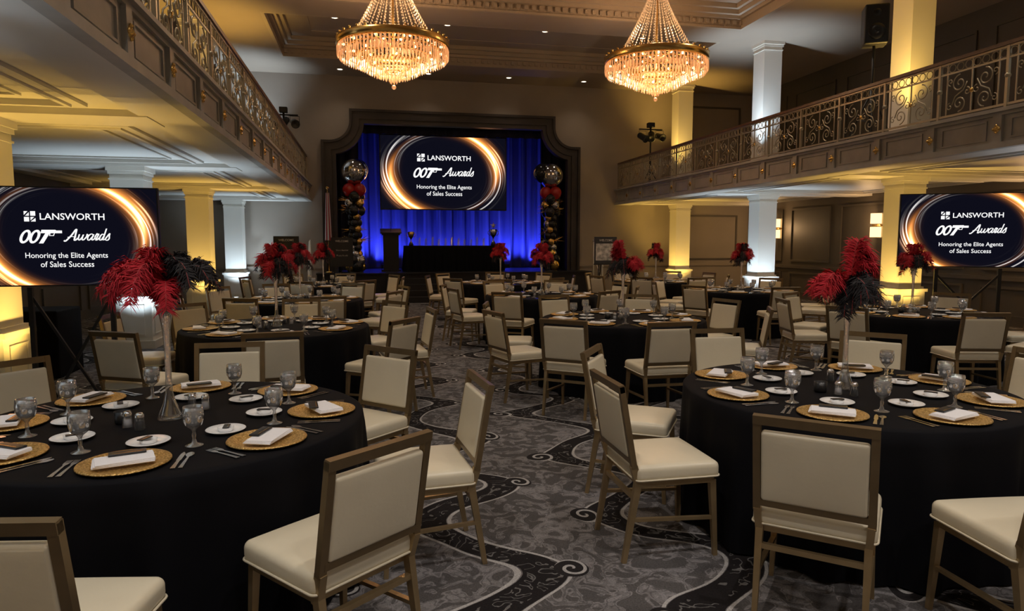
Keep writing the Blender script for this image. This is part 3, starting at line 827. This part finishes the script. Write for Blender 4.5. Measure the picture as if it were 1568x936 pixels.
def feather(b,base,az,length,width,rise,droop,mat,rr,nb=110):
    """ostrich plume: arched quill, long soft barbs, curling tip"""
    ca,sa=math.cos(az),math.sin(az); P=[]
    sway=rr.uniform(-.05,.05)
    for i in range(nb+1):
        t=i/nb
        out=length*(.75*t+.15*t*t)*(1 if t<.85 else 1-.25*(t-.85)); up=rise*math.sin(min(1,t*1.15)*pi*.62)-droop*t**3-(.05*max(0,t-.85)/.15)
        P.append(Vector((base[0]+ca*out-sa*sway*t*t,base[1]+sa*out+ca*sway*t*t,base[2]+up)))
    b.tube(P[::10]+[P[-1]],.0022,'quill',4)
    side=Vector((-sa,ca,0))
    for i in range(10,nb):
        t=i/nb; T=(P[i+1]-P[i-1]).normalized(); N=side.cross(T)
        w=width*(.40+.60*math.sin(min(1,t*1.0)*pi*.85))*rr.uniform(.45,1.3)
        for s in (-1,1):
            for q in range(2):
                d=(side*s*rr.uniform(.6,1)+T*rr.uniform(.1,.9)+N*rr.uniform(-.6,.5)).normalized()
                m=P[i]+d*w*.6+Vector((0,0,-w*.06)); e=P[i]+d*w*.98+Vector((0,0,-w*rr.uniform(.15,.55)))
                h=T*.0030
                b.add([P[i]-h*.8,P[i]+h*.8,m-h,m+h,e],[(0,1,3,2),(2,3,4)],mat)
def centerpiece_mesh(seed,kind):
    rr=random.Random(seed); b=MB()
    b.lathe([(.001,0),(.055,.0),(.058,.006),(.048,.03),(.028,.08),(.017,.13),(.014,.20),(.014,.32),(.018,.43),(.029,.50),(.045,.545),(.043,.546),(.027,.50),(.015,.43),(.0115,.32),(.0115,.20),(.001,.17)],22,'vase')
    b.lathe([(.001,.17),(.008,.18),(.008,.32),(.011,.43),(.019,.49),(.001,.495)],12,'beads')
    for k in range(18):
        a=rr.uniform(0,6.28); b.sphere((.009*math.cos(a),.009*math.sin(a),.17+k*.019),.006,'crystalc',6,5)
    z0=.53
    if kind==0:
        L=[(a,rr.uniform(.23,.32),rr.uniform(.12,.25),rr.uniform(.02,.12),'featr') for a in (110,140,165,180,195,215,240,265,290,172,205)]
        L+=[(a,rr.uniform(.25,.31),rr.uniform(.14,.26),rr.uniform(.0,.08),'featb') for a in (-45,-20,5,25,-5,45,60)]
        L+=[(a,.10,.28,.03,'featr') for a in (180,210,240)]+[(a,.13,.26,.03,'featb') for a in (0,-40,30)]
    elif kind==1:
        L=[(a,rr.uniform(.23,.28),rr.uniform(.10,.17),rr.uniform(.03,.10),'featr') for a in (165,180,195,210)]
        L+=[(a,rr.uniform(.12,.22),rr.uniform(.02,.18),rr.uniform(.04,.14),'featb') for a in (225,245,265,285,305,325,90,60,120,255,275)]
        L+=[(a,l,r_,.02,'featr') for a,l,r_ in ((0,.10,.33),(-15,.14,.28),(10,.17,.24),(-30,.16,.20),(25,.12,.31))]
    else:
        L=[(a,rr.uniform(.17,.25),rr.uniform(.10,.22),rr.uniform(.02,.10),'featr') for a in (0,35,80,120,180,215,330,300)]
        L+=[(a,rr.uniform(.15,.22),rr.uniform(.05,.2),rr.uniform(.04,.12),'featb') for a in (200,240,265,285,20,150,320,100)]
        L+=[(a,.09,.29,.03,m) for a,m in ((90,'featr'),(200,'featr'),(310,'featb'),(20,'featr'))]
    for a,l,r_,d,m in L: feather(b,(0,0,z0),math.radians(a)+rr.uniform(-.1,.1),l,.078 if m=='featr' else .068,r_,d,m,rr)
    return b.mesh('feather_centerpiece')
CPM=[centerpiece_mesh(1,0),centerpiece_mesh(2,1),centerpiece_mesh(3,2),centerpiece_mesh(8,2)]

tables=[
 (-.94,3.50,0,[(-49.5,1.21,-1),(-4,1.20,9),(44,1.20,0),(90,1.20,0),(139,1.20,0),(-90,1.30,-10),(184,1.25,0),(228,1.3,0)],0,0),
 (2.70,3.42,3,[(3,1.24,0),(45,1.26,0),(88,1.28,0),(147,1.20,0),(185.7,1.20,-6),(228,1.20,0),(264,1.25,0),(312,1.26,0)],1,0),
 (-.90,7.2,10,[(-38,1.26,0),(-2,1.26,8),(38,1.25,0),(86,1.22,0),(135,1.25,0),(178,1.25,0),(232,1.45,10),(276,1.40,0)],2,.6),
 (2.80,7.2,5,[(231,1.42,0),(196,1.32,0),(160,1.25,5),(105,1.22,0),(60,1.22,0),(15,1.25,0),(-28,1.25,0),(262,1.40,8)],1,2.1),
 (6.50,7.1,0,[(250,1.30,5),(205,1.28,0),(165,1.25,0),(120,1.22,0),(75,1.22,0),(30,1.25,0),(-15,1.25,0),(293,1.3,0)],2,1.7),
]
rr=random.Random(11)
for (x,y,cp) in ((-.97,10.5,2),(2.75,10.65,3),(6.5,11.0,3),(-.85,14.1,3),(2.75,14.1,2),(6.2,14.0,3)):
    ph=rr.uniform(0,40); ch=[(ph+45*i+rr.uniform(-6,6),rr.uniform(1.22,1.34),rr.uniform(-7,7)) for i in range(8)]
    tables.append((x,y,rr.uniform(0,45),ch,cp,rr.uniform(0,6)))
TZ=.7525
for ti,(x,y,ph,chs,cp,cr) in enumerate(tables):
    inst(TM[ti%2],'round_banquet_table',(x,y,0),ti*.7)
    for a,d,tw in chs: chair(x,y,a,d,tw)
    inst(CPM[cp],'feather_centerpiece',(x,y,TZ),cr)
    for i in range(8):
        A=math.radians(ph+45*i+rr.uniform(-2,2))
        def P(r,da,dz=0,A=A):
            return (x+r*math.cos(A+da),y+r*math.sin(A+da),TZ+dz)
        rz=A+pi/2
        inst(CHG,'charger_plate',P(.705,0),rz)
        inst(NAP,'folded_napkin',P(.715,0,.0155),rz+rr.uniform(-.25,.25)+.2)
        inst(CRD,'chocolate_favor',P(.665,0,.0320),rz+rr.uniform(-.2,.2)+.3)
        inst(CUT,'cutlery_set',P(.705,0),rz)
        inst(BRD,'bread_plate',P(.43,rr.uniform(-.04,.04)),rr.uniform(0,6))
        inst(CRD,'chocolate_favor',P(.43,0,.023),rz+1+rr.uniform(-.5,.5),scale=(.5,.6,.6))
        inst(GOB,'water_goblet',P(.555+rr.uniform(-.02,.02),.39),rr.uniform(0,6))
    for a,me,nm in ((3.9,SALT,'salt_shaker'),(4.3,PEP,'pepper_shaker'),(3.4,VOT,'sugar_caddy'),(.9,SALT,'salt_shaker'),(1.3,PEP,'pepper_shaker')):
        inst(me,nm,(x+.2*math.cos(a),y+.2*math.sin(a),TZ))

# ------------------------------------------------------------------ stage dressing
b=MB()
vs=[];fs=[];n=120
x0,x1,y0,y1=1.08,3.95,19.9,20.55
per=[]
for i in range(n):
    t=i/n*2*((x1-x0)+(y1-y0)); w=x1-x0; d=y1-y0
    if t<w: p=(x0+t,y0,0,-1)
    elif t<w+d: p=(x1,y0+t-w,1,0)
    elif t<2*w+d: p=(x1-(t-w-d),y1,0,1)
    else: p=(x0,y1-(t-2*w-d),-1,0)
    per.append(p)
for j,(z,am) in enumerate(((SZ+.75,0),(SZ+.72,.004),(SZ+.4,.02),(SZ+.01,.035))):
    for i,p in enumerate(per): f=am*math.sin(i*1.7); vs.append((p[0]+p[2]*(am+f),p[1]+p[3]*(am+f),z))
for j in range(3):
    for i in range(n): k=(i+1)%n; fs.append((j*n+k,j*n+i,(j+1)*n+i,(j+1)*n+k))
fs.append(tuple(range(n)))
b.add(vs,fs,'cloth'); b.obj('draped_head_table')
b=MB(); b.box(-.28,.28,-.22,.22,0,.06,'black'); b.box(-.22,.22,-.17,.17,.06,1.05,'black'); b.box(-.26,.26,-.2,.2,1.05,1.10,'black')
b.add([(-.30,-.24,1.10),(.30,-.24,1.10),(.30,.22,1.10),(-.30,.22,1.10),(-.30,-.24,1.13),(.30,-.24,1.13),(.30,.22,1.25),(-.30,.22,1.25)],[(0,3,2,1),(4,5,6,7),(0,1,5,4),(1,2,6,5),(2,3,7,6),(3,0,4,7)],'black')
b.tube([(0,-.1,1.15),(0,-.1,1.3),(0,-.04,1.42),(0,.04,1.46)],.006,'black'); b.obj('podium',(.70,20.3,SZ))
def trophy(nm,loc,s,star=False):
    b=MB(); b.lathe([(.07,0),(.07,.05),(.055,.06),(.05,.09)],16,'black',cap=True)
    b.lathe([(.045,.09),(.02,.12),(.014,.18),(.03,.22),(.075,.27),(.095,.34),(.10,.42),(.09,.42),(.07,.30),(.001,.25)],18,'silver' if star else 'gold')
    for sg in (-1,1): b.tube([(sg*(.09+.055*math.sin(i*pi/8)),0,.40-.14*i/8) for i in range(9)],.008,'silver' if star else 'gold',5)
    if star: 
        for k in range(5): a=pi/2+2*pi*k/5; b.beam((0,0,.52),(.09*math.cos(a),0,.52+.09*math.sin(a)),.05,.03,'silver',.004,.01)
        b.cyl((0,0,.25),(0,0,.5),.008,'silver',6)
    o=b.obj(nm,loc); o.scale=(s,s,s)
trophy('trophy_cup',(1.28,20.2,SZ+.75),.95); trophy('trophy_cup',(3.72,20.2,SZ+.75),1.15,True)
b=MB(); b.lathe([(.03,0),(.028,.01),(.022,.012)],6,'award',False,cap=True); b.add([(-.035,-.012,.012),(.035,-.012,.012),(.035,.012,.012),(-.035,.012,.012),(-.02,-.008,.17),(.03,-.008,.21),(.03,.008,.21),(-.02,.008,.17)],[(0,1,5,4),(1,2,6,5),(2,3,7,6),(3,0,4,7),(4,5,6,7)],'award'); AW=b.mesh('crystal_award')
for i in range(11): inst(AW,'crystal_award',(1.52+i*.19,20.15+.08*(i%2),SZ+.75),rr.uniform(-.5,.5),scale=(1,1,rr.uniform(.9,1.5)))

def balloons(seed):
    rr=random.Random(seed); b=MB()
    def ball(x,y,z,r,m): b.sphere((x,y,z),r,m,18,12,(1,1,1.06))
    b.cyl((0,0,0),(0,0,2.5),.02,'black',8); b.lathe([(.22,0),(.22,.03),(.001,.04)],20,'black')
    for k in range(9):
        z=.18+k*.172; rad=.155 if k<2 else .10; r=.15 if k<2 else .105
        for j in range(4):
            a=k*.6+j*pi/2; m='goldb' if (j*2+k)%4==0 else ('silver' if (j+k)%5==4 else 'blackb')
            ball(rad*math.cos(a),rad*math.sin(a),z,r,m)
    for k,(z,m,r) in enumerate(((1.72,'blackb',.15),(1.93,'goldb',.13),(2.10,'blackb',.15),(2.28,'redb',.18))):
        for j in range(3):
            a=k*1.1+j*2*pi/3; ball(.16*math.cos(a),.16*math.sin(a),z,r,m if j!=1 or k>2 else ('silver' if k==1 else 'blackb'))
    b.sphere((0,-.02,2.78),.36,'silver',28,18)
    b.sphere((.16,.14,2.85),.30,'blackb',24,14)
    for k in range(54):
        a=rr.uniform(0,2*pi); e=rr.uniform(-.5,.6); c=Vector((.15*math.cos(a),.15*math.sin(a),rr.choice((1.2,1.75,1.85,2.0,.9))))
        d=Vector((math.cos(a)*math.cos(e),math.sin(a)*math.cos(e),math.sin(e))); L=rr.uniform(.18,.34)
        b.beam(c,c+d*L,.022,.004,'gold',.003,.002)
    return b.mesh('balloon_column')
BM=balloons(1)
inst(BM,'balloon_column',(-.30,19.58,SZ+.002),.4); inst(BM,'balloon_column',(5.32,19.58,SZ+.002),2.2)

def easel(nm,loc,rz,w,h,mat):
    e=empty(nm,loc,rz); b=MB(); z0=1.0
    for s in (-1,1): b.beam((s*.10,.05,1.75),(s*.28,-.12,0),.025,.02,'black')
    b.beam((0,.06,1.72),(0,.45,0),.025,.02,'black'); b.box(-w/2,w/2,-.09,-.02,z0-.03,z0,'black'); b.obj('easel_legs',parent=e)
    b=MB(); b.box(-w/2,w/2,-.075,-.05,z0,z0+h,'poster'); b.box(-w/2+.04,w/2-.04,-.08,-.075,z0+h*.12,z0+h*.75,mat)
    b.obj('board',parent=e)
    text_mesh('WELCOME',0,z0+h*.87,w*.6,e,'board_text',.01,mat='posterw',y=-.082)
    if mat=='poster':
        text_mesh('Silent Auction',0,z0+h*.55,w*.55,e,'board_text_2',.0,mat='posterw',y=-.082)
        text_mesh('Photo Booth',0,z0+h*.36,w*.5,e,'board_text_3',.0,mat='posterw',y=-.082)
easel('easel_sign',(-1.95,18.0,0),-.1,.62,.75,'poster'); easel('easel_sign',(-.62,18.2,0),.1,.55,.72,'poster'); easel('easel_sign',(6.55,18.3,0),.1,.68,.75,'posterw')
b=MB(); b.lathe([(.10,0),(.10,.03),(.03,.05)],16,'gold',cap=True); b.cyl((0,0,.04),(0,0,2.3),.014,'gold',8); b.sphere((0,0,2.34),.045,'gold',8,6)
n=14
for k in range(n):
    a0=k/n*2*pi; a1=(k+1)/n*2*pi
    b.add([(.05*math.cos(a0),.03*math.sin(a0),2.2),(.05*math.cos(a1),.03*math.sin(a1),2.2),(.10*math.cos(a1),.08*math.sin(a1),.9),(.10*math.cos(a0),.08*math.sin(a0),.9)],[(0,1,2,3)],'flagr' if k%2 else 'flagw')
b.obj('furled_flag',(-1.02,19.6,SZ))
for x,nm in ((6.62,'stair_handrail'),(-1.5,'stair_handrail')):
    b=MB()
    b.tube([(0,19.2,1.65),(0,18.95,1.62),(0,18.35,.95),(0,18.3,.9)],.02,'column',6); b.cyl((0,19.15,0),(0,19.15,1.64),.018,'column',8); b.cyl((0,18.35,0),(0,18.35,.95),.018,'column',8)
    b.tube([(0,19.15,1.2),(0,18.35,.5)],.012,'column',6)
    b.obj(nm,(x,0.3,0))
b=MB(); b.rbox((0,0,1.88),(.36,.34,.62),.03,'black'); b.lathe([(.13,0),(.11,.02),(.04,.03),(.001,.01)],18,'card',True,Matrix.Translation((0,-.172,1.76))@Matrix.Rotation(pi/2,4,'X'))
b.lathe([(.06,0),(.03,.02),(.001,.01)],14,'card',True,Matrix.Translation((0,-.172,2.05))@Matrix.Rotation(pi/2,4,'X'))
b.cyl((0,0,.5),(0,0,1.6),.022,'black',10); b.cyl((0,0,.15),(0,0,.9),.03,'black',10)
for k in range(3):
    a=k*2*pi/3+.4; b.cyl((0,0,.85),(.42*math.cos(a),.42*math.sin(a),.01),.015,'black',8); b.cyl((0,0,.35),(.22*math.cos(a),.22*math.sin(a),.43),.01,'black',6)
b.obj('loudspeaker_on_stand',(8.12,9.95,ZD+.002),-.5)
def par_can(b,c,yaw,pitch):
    M_=Matrix.Translation(c)@Matrix.Rotation(yaw,4,'Z')@Matrix.Rotation(pitch,4,'X')
    b.lathe([(.06,-.16),(.085,-.13),(.09,.08),(.11,.14),(.11,.16),(.09,.15),(.001,.12)],16,'black',True,M_)
    b.lathe([(.001,-.165),(.06,-.16)],16,'black',True,M_)
    q=M_@Vector((0,0,0)); b.tube([q+Vector((-.11,0,0)),q+Vector((-.11,0,.17)),q+Vector((.11,0,.17)),q+Vector((.11,0,0))],.008,'black',4)
for x,y in ((EL-.42,18.4),(ER+.45,18.6)):
    b=MB(); b.cyl((0,0,0),(0,0,1.75),.025,'black',8); b.cyl((-.35,0,1.6),(.35,0,1.6),.02,'black',8)
    for k in range(3): a=k*2*pi/3; b.cyl((0,0,.5),(.3*math.cos(a),.3*math.sin(a),.01),.014,'black',6)
    par_can(b,(-.25,-.02,1.38),.5,2.1); par_can(b,(.02,0,1.42),-.4,2.3); par_can(b,(.27,-.02,1.40),.2,1.9); b.rbox((.0,0,1.72),(.2,.16,.14),.02,'black')
    b.obj('stage_light_stand',(x,y,ZD+.002))
b=MB(); b.rbox((0,0,.40),(2.1,.7,.80),.02,'cloth'); 
b.obj('draped_av_desk',(-4.6,9.2,0))
b=MB(); b.box(-.12,.12,-.07,.07,0,.05,'black'); b.box(-.11,.11,-.05,.05,.05,.12,'black'); BL=b.mesh('stage_wash_light')
for i in range(7):
    x=PC-3.0+i*1.0
    pw=140 if i in (0,1,5,6) else 70
    o=inst(BL,'stage_wash_light',(x,22.45,SZ)); light('SPOT','lamp',(0,.02,.14),pw,(.11,.14,1),o,rot=(pi-.35,0,0),spot_size=math.radians(130),spot_blend=.8,shadow_soft_size=.06)

# ------------------------------------------------------------------ world, camera
w=bpy.data.worlds.new('World'); S.world=w; w.use_nodes=True
w.node_tree.nodes['Background'].inputs[0].default_value=(.5,.45,.4,1); w.node_tree.nodes['Background'].inputs[1].default_value=.02
cam=bpy.data.cameras.new('Camera'); cam.lens=24; cam.sensor_width=36; cam.clip_start=.05
co=bpy.data.objects.new('Camera',cam); co.location=(0,0,1.6); co.rotation_euler=(math.radians(90-5.3),0,math.radians(-12)); COL.objects.link(co)
S.camera=co
S.view_settings.view_transform='Standard'
S.view_settings.look='None'
S.view_settings.exposure=.1
